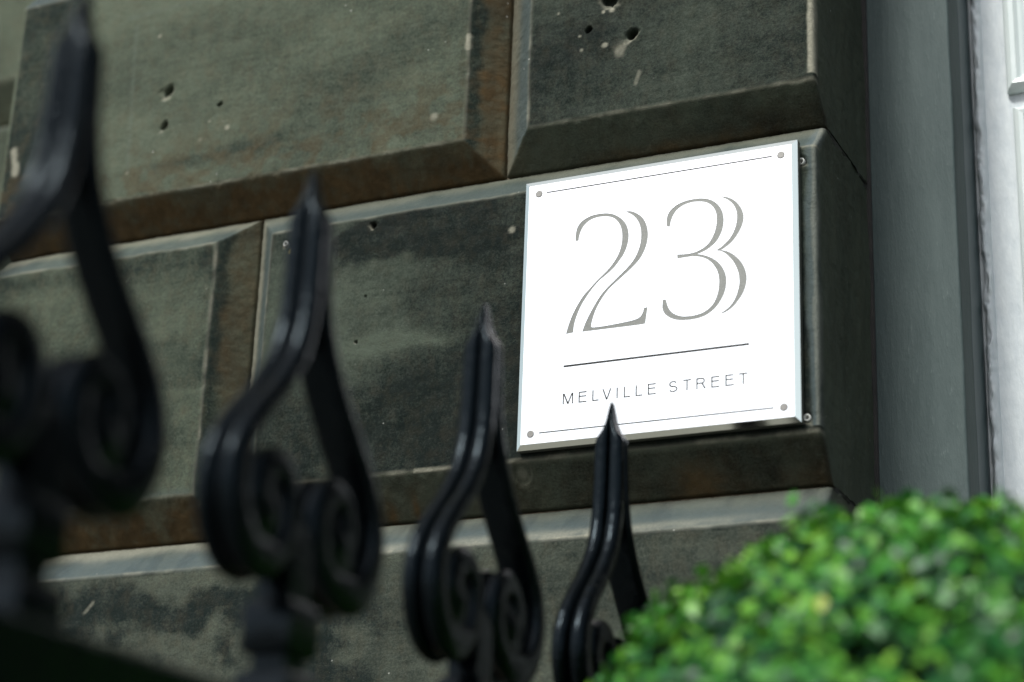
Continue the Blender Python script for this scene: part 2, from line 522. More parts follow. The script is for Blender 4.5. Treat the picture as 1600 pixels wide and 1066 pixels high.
def paint_u2(X, Z, soot, brown, pale, grey, Y, sd):
    n = fbm(X * 60, Z * 60, sd + 50, 4)
    d, _ = line_d(X, Z, (XR, 0.214), (XR + 0.0, 0.52))
    e = sstep(0.0052, 0.0018, np.abs(X - XR + 0.002) + (n - .5) * .004) * (Z > 0.212)
    pale += 0.95 * e; soot -= 0.6 * e
    for a, b in (((-0.0284, 0.234), (-0.0245, 0.246)),):
        d, _ = line_d(X, Z, a, b); pale += 0.35 * sstep(0.0028, 0.0006, d + (n - .5) * .004)
    d = np.hypot(X + 0.045, Z - 0.276); pale += 0.45 * sstep(0.012, 0.004, d + (n - .5) * .016)
    for x, z, r, s in ((-0.0625, 0.2835, 0.0040, .75), (-0.09, 0.299, .0022, .7), (-0.088, .283, .0028, .5), (-.0555, .322, .0035, .8), (-.065, .322, .0028, .8), (-0.115, .33, .002, .7)):
        pale += s * sstep(r, r * .3, np.hypot((X - x) * (.8 if r > .003 else 1), Z - z))
    brown += 0.5 * sstep(0.183, 0.170, Z) * sstep(-.12, -.02, X) * sstep(.12, .05, X)
    brown += 0.25 * sstep(-0.145, -0.175, X) * (Z > .17)
    soot += 0.55 * sstep(0.20, 0.178, Z) * sstep(0.0, .12, X)
    return soot, brown, pale, grey, Y


def paint_m1(X, Z, soot, brown, pale, grey, Y, sd):
    n = fbm(X * 40, Z * 40, sd + 50, 4)
    soot += 0.25 * np.exp(-((Z - 0.122) / 0.016) ** 2) * (X < -0.515)
    soot += 0.30 * sstep(0.55, 0.72, fbm(X * 14, Z * 14, sd + 54, 4))
    grey += 0.25 * np.exp(-((Z + 0.142) / 0.004) ** 2) * (X < -.515)
    return soot, brown, pale, grey, Y


def paint_m2(X, Z, soot, brown, pale, grey, Y, sd):
    n = fbm(X * 30, Z * 30, sd + 50, 4)
    onf = (Z < 0.134) & (X > -0.44) & (Z > -0.145)
    d, t = line_d(X, Z, (-0.345, 0.108), (-0.205, 0.112))
    soot += onf * 0.75 * sstep(0.034, 0.010, d + (n - .5) * .045)
    soot -= onf * 0.42 * sstep(0.16, 0.05, np.hypot((X + 0.36) * .8, Z - 0.05)) * (0.6 + .8 * n)
    soot -= onf * 0.80 * np.exp(-(((Z + 0.008 - (n - .5) * .02) / 0.010) ** 2)) * sstep(-0.19, -0.25, X)
    soot += onf * 0.30 * sstep(-0.02, -0.06, Z)
    pale += 0.85 * sstep(0.0022, 0.0008, line_d(X, Z, (-0.2537, -0.1452), (-0.2138, -0.1458))[0] + (n - .5) * .0015)
    for x, z, r, s in ((-0.1584, 0.0959, 0.0050, .7), (-0.1419, -0.155, 0.008, .2)):
        d = np.hypot(X - x, Z - z); pale += s * sstep(r, r * .35, d)
    d = np.hypot((X + .1419), (Z + .1545) * 1.0); Y += 0.0022 * sstep(0.011, 0.008, d); pale += .10 * np.exp(-((d - .0105) / .0014) ** 2)
    soot += 0.5 * sstep(-0.148, -0.152, Z) * sstep(-.12, -.06, X) * (0.3 + n)  # plate's cast shadow painted into the soot below its lower edge
    # damp rust runs on the underside
    for x0, wd in ((-0.315, .010), (-0.288, .005), (-0.262, .004), (-0.06, .012), (.03, .02)):
        r = np.exp(-((X - x0 - (n - .5) * .02) / wd) ** 2) * sstep(-0.150, -0.178, Z)
        brown += 0.65 * r; 
    # worn right arris
    e = sstep(0.0085, 0.002, np.abs(X - XR + 0.004) + (n - .5) * .010) * (Z > -0.14)
    grey += 0.75 * e; soot -= 0.3 * e
    e = sstep(0.0035, 0.001, np.abs(X - XR + 0.002) + (n - .5) * .006) * (Z > -0.14)
    pale += 0.28 * e
    return soot, brown, pale, grey, Y


def paint_l(X, Z, soot, brown, pale, grey, Y, sd):
    n = fbm(X * 26, Z * 26, sd + 50, 4); n2 = fbm(X * 90, Z * 90, sd + 55, 3)
    onf = Z < -0.228
    c = sstep(0.034, 0.005, np.abs(Z + 0.268 + 0.14 * (X + .55) * (X + .55) - (n - .5) * .07)) * sstep(-.22, -.36, X)
    soot += onf * 0.75 * c
    c = sstep(0.40, 0.62, fbm(X * 16, Z * 16, sd + 57, 4)) * sstep(-0.285, -0.31, Z)
    soot += onf * (0.65 * c - 0.25) * sstep(-.2, -.36, X)
    soot -= onf * 0.15 * sstep(-.3, -.15, X)
    top = (Z > -0.226)
    pale += top * 0.42 * sstep(-0.205, -0.192, Z + (n - .5) * .012) * sstep(-.25, -.40, X)
    e = np.exp(-((Z + 0.219 + (n2 - .5) * .006) / 0.005) ** 2) * sstep(-.34, -.28, X) * sstep(.16, .0, X)
    pale += 0.55 * e * (0.3 + n2)  # highlight painted pale along the upper arris
    grey += top * 0.18 * (0.3 + 1.4 * n)
    soot += top * 0.5 * sstep(.5, .68, fbm(X * 50, Z * 12, sd + 59, 4))
    d, _ = line_d(X, Z, (-0.632, -0.262), (-0.622, -0.252)); pale += .4 * sstep(.003, .0008, d + (n2 - .5) * .003)
    brown += top * .25 * sstep(-0.197, -0.19, Z) * sstep(.5, .7, n)
    return soot, brown, pale, grey, Y


HU1 = [(-0.5955, 0.3315, 0.0076, 0.024, 1.30, 0.75), (-0.5245, 0.3015, 0.0040, 0.018, 1.2, 0.4), (-0.5965, 0.2880, 0.0052, 0.018, 1.6, 1.0)]
HU2 = [(-0.0812, 0.3045, 0.0038, 0.018, 1.1, 0.5), (-0.0345, 0.2895, 0.0058, 0.020, 1.2, 0.7), (-0.0595, 0.3345, 0.0085, 0.010, 1.1, 0.0)]
HM2 = [(-0.3183, 0.1252, 0.0034, 0.010, 1.0, 0.0), (-0.322, 0.047, 0.0016, .004, 1, 0), (-0.330, -0.002, 0.0017, .004, 1, 0),
       (0.1405, 0.1205, 0.0040, 0.014, 1.0, 0.0), (0.1425, -0.1322, 0.0040, 0.014, 1.0, 0.0), (-0.4147, 0.1098, 0.0034, 0.012, 1, 0), (-0.4226, 0.1198, 0.0030, 0.012, 1, 0)]

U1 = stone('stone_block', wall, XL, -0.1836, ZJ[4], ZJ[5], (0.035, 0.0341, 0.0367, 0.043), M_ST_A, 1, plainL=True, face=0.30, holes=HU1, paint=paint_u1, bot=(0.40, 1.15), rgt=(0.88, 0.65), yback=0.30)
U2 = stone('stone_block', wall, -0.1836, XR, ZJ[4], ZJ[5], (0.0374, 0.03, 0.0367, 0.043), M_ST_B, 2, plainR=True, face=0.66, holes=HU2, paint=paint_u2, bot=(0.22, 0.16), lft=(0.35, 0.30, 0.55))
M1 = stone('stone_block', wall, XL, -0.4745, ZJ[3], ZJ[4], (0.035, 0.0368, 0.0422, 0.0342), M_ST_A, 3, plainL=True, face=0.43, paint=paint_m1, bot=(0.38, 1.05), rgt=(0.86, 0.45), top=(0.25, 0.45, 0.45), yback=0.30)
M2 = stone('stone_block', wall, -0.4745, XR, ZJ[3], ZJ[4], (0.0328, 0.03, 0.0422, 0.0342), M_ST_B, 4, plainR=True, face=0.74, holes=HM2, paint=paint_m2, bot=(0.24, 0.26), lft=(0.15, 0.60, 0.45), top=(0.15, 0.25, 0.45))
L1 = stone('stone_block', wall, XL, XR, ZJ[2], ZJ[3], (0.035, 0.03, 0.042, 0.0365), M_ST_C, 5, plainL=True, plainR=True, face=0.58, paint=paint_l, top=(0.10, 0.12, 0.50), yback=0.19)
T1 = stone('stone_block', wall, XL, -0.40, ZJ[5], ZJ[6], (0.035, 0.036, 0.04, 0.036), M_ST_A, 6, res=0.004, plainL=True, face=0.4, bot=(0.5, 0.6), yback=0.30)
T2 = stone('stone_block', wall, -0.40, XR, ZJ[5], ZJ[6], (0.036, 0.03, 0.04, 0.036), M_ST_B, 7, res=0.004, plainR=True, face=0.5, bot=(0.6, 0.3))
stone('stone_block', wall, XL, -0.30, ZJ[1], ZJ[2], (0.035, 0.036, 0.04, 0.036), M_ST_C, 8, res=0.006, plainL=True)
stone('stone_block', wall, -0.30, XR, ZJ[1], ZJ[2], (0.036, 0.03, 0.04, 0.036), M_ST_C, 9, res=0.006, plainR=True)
link('mortar', bm_mesh('mortar', box_bm(XL + 0.05, XR - 0.012, YW + DB + 0.006, 0.185, -2.2, 1.6)), M_MORTAR, wall)

for zj in ZJ[1:6]:
    link('joint_pointing', bm_mesh('joint_pointing', box_bm(XR - 0.03, XR - 0.0006, YW + DB + 0.010, 0.1895, zj - 0.004, zj + 0.004)), M_POINT, wall)


def ring_mesh(name, r0, r1, depth, seg=20):
    bm = bmesh.new()
    rings = []
    for r, y in ((r1, 0.004), (r1, -depth), ((r0 + r1) / 2, -depth - 0.0006), (r0, -depth), (r0, 0.012)):
        rings.append([bm.verts.new((r * math.cos(2 * math.pi * i / seg), y, r * math.sin(2 * math.pi * i / seg))) for i in range(seg)])
    for a, b in zip(rings[:-1], rings[1:]):
        for i in range(seg):
            bm.faces.new((a[i], a[(i + 1) % seg], b[(i + 1) % seg], b[i]))
    return bm_mesh(name, bm, True)


for x, z, mt, lab in ((-0.4226, 0.1198, M_PLUG, 'white plastic plug near the corner of the block'), (-0.4147, 0.1098, M_PLUG_Y, 'dull yellow plastic plug'),
                      (0.1405, 0.1205, M_PLUG, 'white plug beside the top right corner of the plate'), (0.1425, -0.1322, M_PLUG, 'white plug beside the bottom right corner of the plate')):
    o = link('wall_plug', ring_mesh('wall_plug', 0.0019, 0.0031 if mt is M_PLUG_Y or x < 0 else 0.0035, 0.0002), mt, M2)
    o.location = (x, YW, z); o['label'] = lab

# the rest of the house front, beyond the frame
link('house_front', bm_mesh('house_front', box_bm(1.06, 7.0, YW, 0.40, -2.2, 9.0)), M_FRONT, wall)
link('house_front', bm_mesh('house_front', box_bm(XL, 1.06, YW, 0.40, 1.62, 9.0)), M_FRONT, wall)
link('house_front', bm_mesh('house_front', box_bm(-7.0, -1.76, YW, 0.40, -2.2, 9.0)), M_FRONT, wall)
link('house_front', bm_mesh('house_front', box_bm(-1.76, XL - 0.001, 0.10, 0.40, 1.62, 9.0)), M_FRONT, wall)
link('house_front', bm_mesh('house_front', box_bm(XL, XR, 0.192, 0.40, -2.2, 1.619)), M_FRONT, wall)
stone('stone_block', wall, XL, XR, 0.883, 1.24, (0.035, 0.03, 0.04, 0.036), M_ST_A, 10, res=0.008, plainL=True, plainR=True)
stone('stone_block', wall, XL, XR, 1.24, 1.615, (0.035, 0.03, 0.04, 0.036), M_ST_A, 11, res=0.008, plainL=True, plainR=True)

# recessed wall behind the left corner
rw = tag(empty('recessed_wall', (-1.3, 0.32, -2.2)), 'pale grey stone wall set back behind the left corner of the bevelled blocks', 'wall')
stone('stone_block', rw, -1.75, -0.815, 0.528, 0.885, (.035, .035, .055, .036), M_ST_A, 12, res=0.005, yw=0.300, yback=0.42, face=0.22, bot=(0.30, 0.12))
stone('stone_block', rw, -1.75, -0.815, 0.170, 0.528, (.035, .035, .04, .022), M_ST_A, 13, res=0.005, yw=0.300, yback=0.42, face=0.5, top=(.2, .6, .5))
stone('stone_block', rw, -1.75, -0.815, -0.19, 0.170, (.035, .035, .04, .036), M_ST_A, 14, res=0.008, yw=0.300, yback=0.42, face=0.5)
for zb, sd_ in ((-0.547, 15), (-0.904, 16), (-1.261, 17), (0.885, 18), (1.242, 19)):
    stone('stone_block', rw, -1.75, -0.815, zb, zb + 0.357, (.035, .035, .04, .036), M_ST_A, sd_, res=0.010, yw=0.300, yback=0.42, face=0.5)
link('mortar', bm_mesh('mortar', box_bm(-1.74, -0.83, 0.342, 0.41, -2.2, 1.6)), M_MORTAR, rw)

# ------------------------------------------------------------------ door surround and door
def slab(x0, x1, y0, y1, z0, z1, amp, seed, res=0.006):
    """upright painted slab whose front, right side and arris are slightly uneven"""
    r = 0.003
    prof = [(x0, y0)] + [(x, y0) for x in np.linspace(x0 + 0.004, x1 - r, max(3, int((x1 - x0) / res)))]
    prof += [(x1 - r + r * math.sin(a), y0 + r - r * math.cos(a)) for a in (math.pi / 8, math.pi / 4, 3 * math.pi / 8)]
    prof += [(x1, y) for y in np.linspace(y0 + r, y1, max(3, int((y1 - y0) / res)))]
    pr = np.array(prof); zs = np.arange(z0, z1 + res / 2, res)
    U = np.arange(len(pr)) * res
    Ug, Zg = np.meshgrid(U, zs)
    n = (fbm(Ug * 10, Zg * 6, seed, 3) - .5) * amp + (fbm(Ug * 60, Zg * 40, seed + 4, 3) - .5) * amp * .35
    X = np.repeat(pr[None, :, 0], len(zs), 0) + n; Y = np.repeat(pr[None, :, 1], len(zs), 0) + n
    P = np.stack([X, Y, Zg], -1)
    idx = np.arange(P.shape[0] * P.shape[1]).reshape(P.shape[:2])
    F = np.stack([idx[:-1, :-1], idx[:-1, 1:], idx[1:, 1:], idx[1:, :-1]], -1).reshape(-1, 4)
    return mesh_np('slab', P.reshape(-1, 3), F)


jamb = tag(empty('door_surround', (0.2, 0.2, -2.2)), 'grey painted upright door surround between the dark stone return and the white door', 'door surround')
link('jamb', slab(0.150, 0.2425, 0.194, 0.24, -2.2, 1.62, 0.0016, 21), M_GREY, jamb)
link('gap_strip', bm_mesh('gap_strip', box_bm(0.135, 0.1575, 0.186, 0.1915, -2.2, 1.62)), M_CRACK, jamb)
link('inner_strip', bm_mesh('inner_strip', box_bm(0.17, 0.2405, 0.2455, 0.312, -2.2, 1.62, 0.002)), M_GREY2, jamb)
link('gap_line', bm_mesh('gap_line', box_bm(0.17, 0.2395, 0.2395, 0.2465, -2.2, 1.62)), M_CRACK, jamb)

door = tag(empty('white_door', (0.65, 0.33, -2.2)), 'white painted panelled door frame with a ragged weathered edge at the right', 'door')


def lumpy_strip(x0, x1, y0, z0, z1, amp, seed):
    xs = np.linspace(x0, x1, 14); zs = np.arange(z0, z1, 0.0022)
    X, Z = np.meshgrid(xs, zs)
    t = (X - x0) / (x1 - x0)
    n = fbm(X * 130, Z * 70, seed, 4)
    X = X + (fbm(Z * 55, Z * 0 + 1.5, seed + 5, 4) - .5) * 0.006 * (1 - t)
    Y = y0 - amp * np.sin(np.pi * np.clip(t, 0, 1)) ** .7 * (0.35 + 1.3 * n)
    P = np.stack([X, Y, Z], -1)
    P[:, 0, 1] = y0 + .01; P[:, -1, 1] = y0 + .01
    idx = np.arange(P.shape[0] * P.shape[1]).reshape(P.shape[:2])
    F = np.stack([idx[:-1, :-1], idx[:-1, 1:], idx[1:, 1:], idx[1:, :-1]], -1).reshape(-1, 4)
    return mesh_np('sealant_bead', P.reshape(-1, 3), F)


link('sealant_bead', lumpy_strip(0.2428, 0.2545, 0.300, -0.6, 1.1, 0.0075, 31), M_WHITE_R, door)
link('stile', slab(0.235, 0.300, 0.302, 0.345, -2.2, 1.62, 0.0018, 41, 0.005), M_WHITE_R, door)
link('rail', bm_mesh('rail', box_bm(0.300, 0.352, 0.3035, 0.345, 0.27, 0.33)), M_WHITE, door)


def moulding(x0, x1, z0, z1, y, wd, proud):
    """bolection moulding: a swept frame round a panel"""
    prof = [(0.0, 0.0), (0.0, 0.35), (0.12, 0.75), (0.30, 1.0), (0.50, 0.92), (0.66, 0.55), (0.80, 0.45), (0.92, 0.30), (1.0, -0.3)]
    bm = bmesh.new(); loops = []
    for t, h in prof:
        d = t * wd
        loops.append([bm.verts.new((xx, y - h * proud, zz)) for xx, zz in ((x0 + d, z0 + d), (x1 - d, z0 + d), (x1 - d, z1 - d), (x0 + d, z1 - d))])
    for a, b in zip(loops[:-1], loops[1:]):
        for i in range(4):
            bm.faces.new((a[i], a[(i + 1) % 4], b[(i + 1) % 4], b[i]))
    return bm_mesh('moulding', bm)


for z0, z1, xm in ((0.304, 1.0, 0.2785), (-0.55, 0.286, 0.2835)):
    pn = link('panel', bm_mesh('panel', box_bm(xm + 0.012, 0.338, 0.2985, 0.344, z0 + 0.012, z1 - 0.012, 0.001)), M_WHITE, door)
    mo = link('moulding', moulding(xm, 0.350, z0, z1, 0.3018, 0.024, 0.013), M_WHITE, door)
link('fanlight', bm_mesh('fanlight', box_bm(0.3005, 1.06, 0.306, 0.344, 1.02, 1.62)), M_DOOR, door)
link('door_leaf', bm_mesh('door_leaf', box_bm(0.353, 1.06, 0.330, 0.360, -2.2, 1.02)), M_DOOR, door)  # unseen leaf, made dark so the iron mirrors no white door
link('frame_return', bm_mesh('frame_return', box_bm(0.3525, 0.3565, 0.3035, 0.3295, -0.56, 1.02)), M_WHITE, door)
link('lower_boards', bm_mesh('lower_boards', box_bm(0.3005, 0.352, 0.305, 0.344, -2.2, -0.56)), M_WHITE, door)

for x0, x1 in ((0.40, 0.67), (0.74, 1.01)):
    for z0, z1 in ((-0.50, 0.16), (0.26, 0.92)):
        link('leaf_moulding', moulding(x0, x1, z0, z1, 0.3298, 0.026, 0.014), M_DOOR, door)
        link('leaf_panel', bm_mesh('leaf_panel', box_bm(x0 + 0.05, x1 - 0.05, 0.322, 0.331, z0 + 0.05, z1 - 0.05, 0.006)), M_DOOR, door)

# ------------------------------------------------------------------ number plate
TWO_A = [(-83.51,68.6,0),(-83.1,77.24,0),(-81.2,83.28,0),(-76.57,88.13,0),(-69.52,91.48,0),(-61.64,92.64,0),(-52.19,92.28,0),(-44.29,89.95,0),(-37.17,85.23,0),(-31.6,78.87,0),(-28.68,71.38,0),(-27.92,63.46,0),(-29.33,55.11,0),(-32.58,47.04,0),(-37.11,40.72,0),(-42.41,34.51,0),(-49.27,28.83,0),(-56.93,23.41,0),(-63.78,16.63,0),(-69.83,8.97,0),(-75.84,-0.23,0),(-80.26,-10.4,0),(-82.67,-19.28,0),(-83.4,-26.83,1),(-90.89,-27.41,1),(-89.34,-21.49,0),(-87.18,-14.88,0),(-83.51,-6.14,0),(-79.02,1.73,0),(-73.75,9.5,0),(-67.65,15.61,0),(-61.56,21.73,0),(-54.69,27.73,0),(-48.59,33.06,0),(-43.28,39.28,0),(-39.06,45.65,0),(-36.4,52.26,0),(-34.97,59.05,0),(-34.63,66.02,0),(-35.54,73.2,0),(-37.83,79.04,0),(-41.84,84.37,0),(-46.59,87.47,0),(-52.9,89.07,0),(-59.99,89.54,0),(-67.85,87.9,0),(-74.08,83.78,0),(-77.89,78.03,0),(-79.79,72.0,0),(-80.31,67.81,1)]
TWO_B = [(-31.82,91.17,1),(-25.58,90.19,0),(-19.32,86.71,0),(-13.84,81.63,0),(-9.88,73.99,0),(-8.23,65.95,0),(-8.43,58.22,0),(-10.76,49.28,0),(-14.78,41.37,0),(-20.06,35.19,0),(-27.63,28.56,0),(-35.99,22.04,0),(-44.35,15.5,0),(-50.41,9.42,0),(-56.42,1.02,0),(-60.87,-7.58,0),(-63.77,-16.36,0),(-64.86,-22.32,0),(-63.58,-24.16,1),(-52.77,-24.32,0),(-37.43,-23.55,0),(-26.75,-22.65,0),(-19.92,-21.72,0),(-15.39,-20.04,0),(-12.86,-16.9,0),(-10.97,-11.1,1),(-7.49,-10.8,1),(-9.69,-27.1,1),(-20.59,-27.51,0),(-74.05,-27.24,1),(-71.44,-19.95,0),(-67.75,-12.03,0),(-62.54,-2.76,0),(-56.54,6.41,0),(-50.49,13.27,0),(-42.89,19.92,0),(-35.3,26.56,0),(-28.47,32.53,0),(-22.43,39.38,0),(-17.95,48.01,0),(-15.48,56.94,0),(-15.14,65.44,0),(-16.34,73.41,0),(-19.22,80.11,0),(-23.96,85.86,0),(-28.67,89.1,0)]
THREE_A = [(11.16,68.92,1),(10.79,75.5,0),(12.26,81.49,0),(16.02,86.36,0),(22.84,90.43,0),(31.18,92.54,0),(40.26,92.97,0),(48.56,91.96,0),(56.08,88.9,0),(62.08,83.78,0),(66.26,76.96,0),(68.04,69.0,0),(67.59,60.64,0),(65.07,52.62,0),(60.62,45.66,0),(54.68,40.91,0),(48.74,37.82,0),(42.03,35.9,1),(48.0,34.12,0),(55.45,30.46,0),(62.12,25.27,0),(67.29,18.19,0),(70.22,10.26,0),(70.66,1.96,0),(68.75,-6.74,0),(64.35,-15.09,0),(58.49,-21.75,0),(50.41,-26.64,0),(40.84,-28.82,0),(30.47,-28.82,0),(21.53,-27.37,0),(14.79,-24.25,0),(9.8,-19.85,0),(7.49,-14.29,0),(7.44,-9.76,0),(7.84,-5.29,1),(10.85,-5.69,1),(12.1,-10.38,0),(13.95,-15.14,0),(16.98,-19.29,0),(21.49,-22.43,0),(27.47,-24.7,0),(34.9,-25.37,0),(42.3,-24.84,0),(48.93,-23.02,0),(54.81,-19.33,0),(59.21,-13.96,0),(62.14,-6.59,0),(63.46,1.46,0),(63.31,9.73,0),(61.39,16.77,0),(57.68,23.33,0),(52.48,28.62,0),(45.77,32.32,0),(37.55,34.27,0),(30.05,34.43,0),(22.08,34.21,1),(21.74,38.39,1),(28.53,37.71,0),(35.28,37.64,0),(42.01,38.8,0),(48.72,41.78,0),(53.93,46.2,0),(57.93,52.93,0),(60.31,60.22,0),(61.19,67.75,0),(60.59,74.76,0),(58.34,80.51,0),(54.59,84.96,0),(49.33,88.11,0),(42.54,89.65,0),(34.99,89.91,0),(27.42,88.15,0),(21.37,84.43,0),(17.31,79.15,0),(15.08,73.28,0),(14.21,67.99,1)]
THREE_B = [(63.57,91.58,1),(70.28,90.2,0),(76.97,86.51,0),(82.15,81.38,0),(86.12,74.62,0),(87.86,67.47,0),(86.95,60.74,0),(84.28,54.3,0),(79.84,47.37,0),(74.68,42.06,0),(68.77,38.08,0),(65.37,36.61,1),(70.98,34.73,0),(77.6,30.29,0),(84.18,23.31,0),(88.53,15.18,0),(90.54,6.68,0),(89.77,-1.42,0),(86.98,-9.21,0),(81.87,-16.68,0),(76.03,-22.58,0),(69.47,-26.16,0),(62.16,-27.72,1),(68.74,-24.58,0),(74.58,-20.16,0),(78.96,-14.07,0),(81.9,-6.29,0),(83.38,1.7,0),(82.68,10.02,0),(80.21,17.86,0),(76.12,25.22,0),(70.24,32.11,0),(65.07,35.59,0),(60.18,36.91,1),(65.81,39.88,0),(71.73,44.78,0),(76.17,50.2,0),(79.43,57.32,0),(81.07,64.7,0),(80.94,72.36,0),(78.44,79.66,0),(73.26,85.87,0),(68.05,89.47,0)]


def smooth_loop(pts, sub=5):
    """closed Catmull-Rom through the points, with flagged corners kept sharp"""
    n = len(pts); out = []
    for i in range(n):
        p0, p1, p2, p3 = pts[i - 1], pts[i], pts[(i + 1) % n], pts[(i + 2) % n]
        a = (p2[0] - p0[0], p2[1] - p0[1]) if not p1[2] else (p2[0] - p1[0], p2[1] - p1[1])
        b = (p3[0] - p1[0], p3[1] - p1[1]) if not p2[2] else (p2[0] - p1[0], p2[1] - p1[1])
        for s in range(sub):
            t = s / sub; t2 = t * t; t3 = t2 * t
            h1, h2, h3, h4 = 2 * t3 - 3 * t2 + 1, -2 * t3 + 3 * t2, t3 - 2 * t2 + t, t3 - t2
            out.append(tuple(h1 * p1[k] + h2 * p2[k] + 0.5 * h3 * a[k] + 0.5 * h4 * b[k] for k in (0, 1)))
    return out


def rect(x0, x1, z0, z1):
    return [(x0, z0), (x1, z0), (x1, z1), (x0, z1)]


def ribbon(path, wd):
    """outline of a stroke of constant width"""
    L, R = [], []
    for i, p in enumerate(path):
        a = path[max(i - 1, 0)]; b = path[min(i + 1, len(path) - 1)]
        dx, dz = b[0] - a[0], b[1] - a[1]; q = math.hypot(dx, dz)
        nx, nz = -dz / q * wd / 2, dx / q * wd / 2
        L.append((p[0] + nx, p[1] + nz)); R.append((p[0] - nx, p[1] - nz))
    return L + R[::-1]


def letter(ch, a, b, z0, z1, s=1.32):
    h = z1 - z0; wd = b - a; mid = (z0 + z1) / 2
    if ch == 'I': return [rect((a + b) / 2 - s / 2, (a + b) / 2 + s / 2, z0, z1)]
    if ch == 'L': return [[(a, z0), (b, z0), (b, z0 + s), (a + s, z0 + s), (a + s, z1), (a, z1)]]
    if ch == 'T':
        c = (a + b) / 2
        return [[(c - s / 2, z0), (c + s / 2, z0), (c + s / 2, z1 - s), (b, z1 - s), (b, z1), (a, z1), (a, z1 - s), (c - s / 2, z1 - s)]]
    if ch == 'E':
        m0 = mid + 0.1
        return [[(a, z0), (b, z0), (b, z0 + s), (a + s, z0 + s), (a + s, m0), (b - .5, m0), (b - .5, m0 + s), (a + s, m0 + s), (a + s, z1 - s), (b - .15, z1 - s), (b - .15, z1), (a, z1)]]
    if ch == 'V':
        c = (a + b) / 2
        return [[(a, z1), (a + s * 1.1, z1), (c, z0 + s * 1.5), (b - s * 1.1, z1), (b, z1), (c + s * .55, z0), (c - s * .55, z0)]]
    if ch == 'M':
        c = (a + b) / 2
        return [[(a, z0), (a + s, z0), (a + s, z1 - 2.2), (c - s * .55, z0), (c + s * .55, z0), (b - s, z1 - 2.2), (b - s, z0), (b, z0), (b, z1), (b - s * 1.35, z1), (c, z0 + s * 1.7), (a + s * 1.35, z1), (a, z1)]]
    if ch == 'S':
        path = []
        c = (a + b) / 2; r = wd / 2 - s / 2; q = h / 4 - s / 4
        for i in range(0, 15):
            t = math.radians(20 + i * (250 / 14)); path.append((c + r * 0.93 * math.cos(t), z1 - s / 2 - q + q * math.sin(t)))
        for i in range(1, 15):
            t = math.radians(90 - i * (250 / 14)); path.append((c + r * math.cos(t), z0 + s / 2 + q + q * math.sin(t)))
        return [ribbon(path, s)]
    if ch == 'R':
        lo = mid - .4; r = (z1 - lo) / 2; xb = b - 1.0 - r
        arc = [(xb + r * math.cos(math.radians(t)), lo + r + r * math.sin(math.radians(t))) for t in range(90, -91, -15)]
        ri = r - s
        arci = [(xb + ri * math.cos(math.radians(t)), lo + r + ri * math.sin(math.radians(t))) for t in range(90, -91, -15)]
        outer = [(a, z0), (a + s, z0), (a + s, lo), (xb - .3, lo), (b - s * 1.15, z0), (b + .1, z0), (xb + r * .42, lo + .25)] + arc[::-1][1:] + [(a, z1)]
        return [outer, [(a + s, lo + s), *arci[::-1], (a + s, z1 - s)]]
    return []


def circle(cx, cz, r, n=28):
    return [(cx + r * math.cos(2 * math.pi * i / n), cz + r * math.sin(2 * math.pi * i / n)) for i in range(n)]


def fill_sheet(name, loops, extrude):
    cu = bpy.data.curves.new(name, 'CURVE')
    cu.dimensions = '2D'; cu.fill_mode = 'BOTH'; cu.extrude = extrude
    for lp in loops:
        sp = cu.splines.new('POLY'); sp.points.add(len(lp) - 1)
        for q, (x, z) in zip(sp.points, lp): q.co = (x / 1000, z / 1000, 0, 1)
        sp.use_cyclic_u = True
    o = bpy.data.objects.new(name, cu)
    COL.objects.link(o)
    dg = bpy.context.evaluated_depsgraph_get()
    me = bpy.data.meshes.new_from_object(o.evaluated_get(dg))
    bpy.data.objects.remove(o); bpy.data.curves.remove(cu)
    me.transform(Matrix.Rotation(math.radians(90), 4, 'X'))     # curve (x, y) -> wall (x, z), facing -y
    return me


HW, HH = 140.0, 138.9
BEVEL = 5.0
YF = -0.0039
plate = tag(empty('number_plate', (0, 0.0, -0.139)), 'square polished steel plate engraved 23 MELVILLE STREET on the dark stone', 'name plate')
fx, fz = HW - BEVEL, HH - BEVEL
loops = [rect(-fx, fx, -fz, fz)]
DIG = [smooth_loop(q) for q in (TWO_A, TWO_B, THREE_A, THREE_B)]
loops += DIG
loops += [rect(-92.6, 92.4, -61.1, -59.0), rect(-115.8, 115.8, 123.8, 125.1), rect(-116, 115.4, -124.45, -123.15)]
TXT = [('M', -92.42, -81.54), ('E', -76.12, -67.74), ('L', -62.09, -55.37), ('V', -52.02, -42.67), ('I', -37.6, -36.14), ('L', -30.3, -23.67), ('L', -18.39, -11.54),
       ('E', -6.28, 1.97), ('S', 14.62, 23.18), ('T', 28.62, 36.36), ('R', 41.5, 50.86), ('E', 55.97, 64.13), ('E', 69.59, 77.82), ('T', 82.62, 91.05)]
for ch, a, b in TXT: loops += letter(ch, a, b, -98.2, -87.3)
CAPS = [(-124.3, 124.2), (124.6, 124.4), (124.8, -124.2), (-124.9, -124.1)]
loops += [circle(x, z, 3.75) for x, z in CAPS]
me = fill_sheet('plate_face', loops, 0.00012)
o = link('face', me, M_STEEL, plate); o.location.y += YF + 0.00012
bm = bmesh.new(); bmesh.ops.create_grid(bm, x_segments=1, y_segments=1, size=0.5)
for v in bm.verts: v.co = Vector((v.co.x * 2 * (fx - .5) / 1000, YF + 0.00027, v.co.y * 2 * (fz - .5) / 1000))
link('engraving_ground', bm_mesh('engraving_ground', bm), M_ETCH, plate)['label'] = 'grey etched lettering and rules'
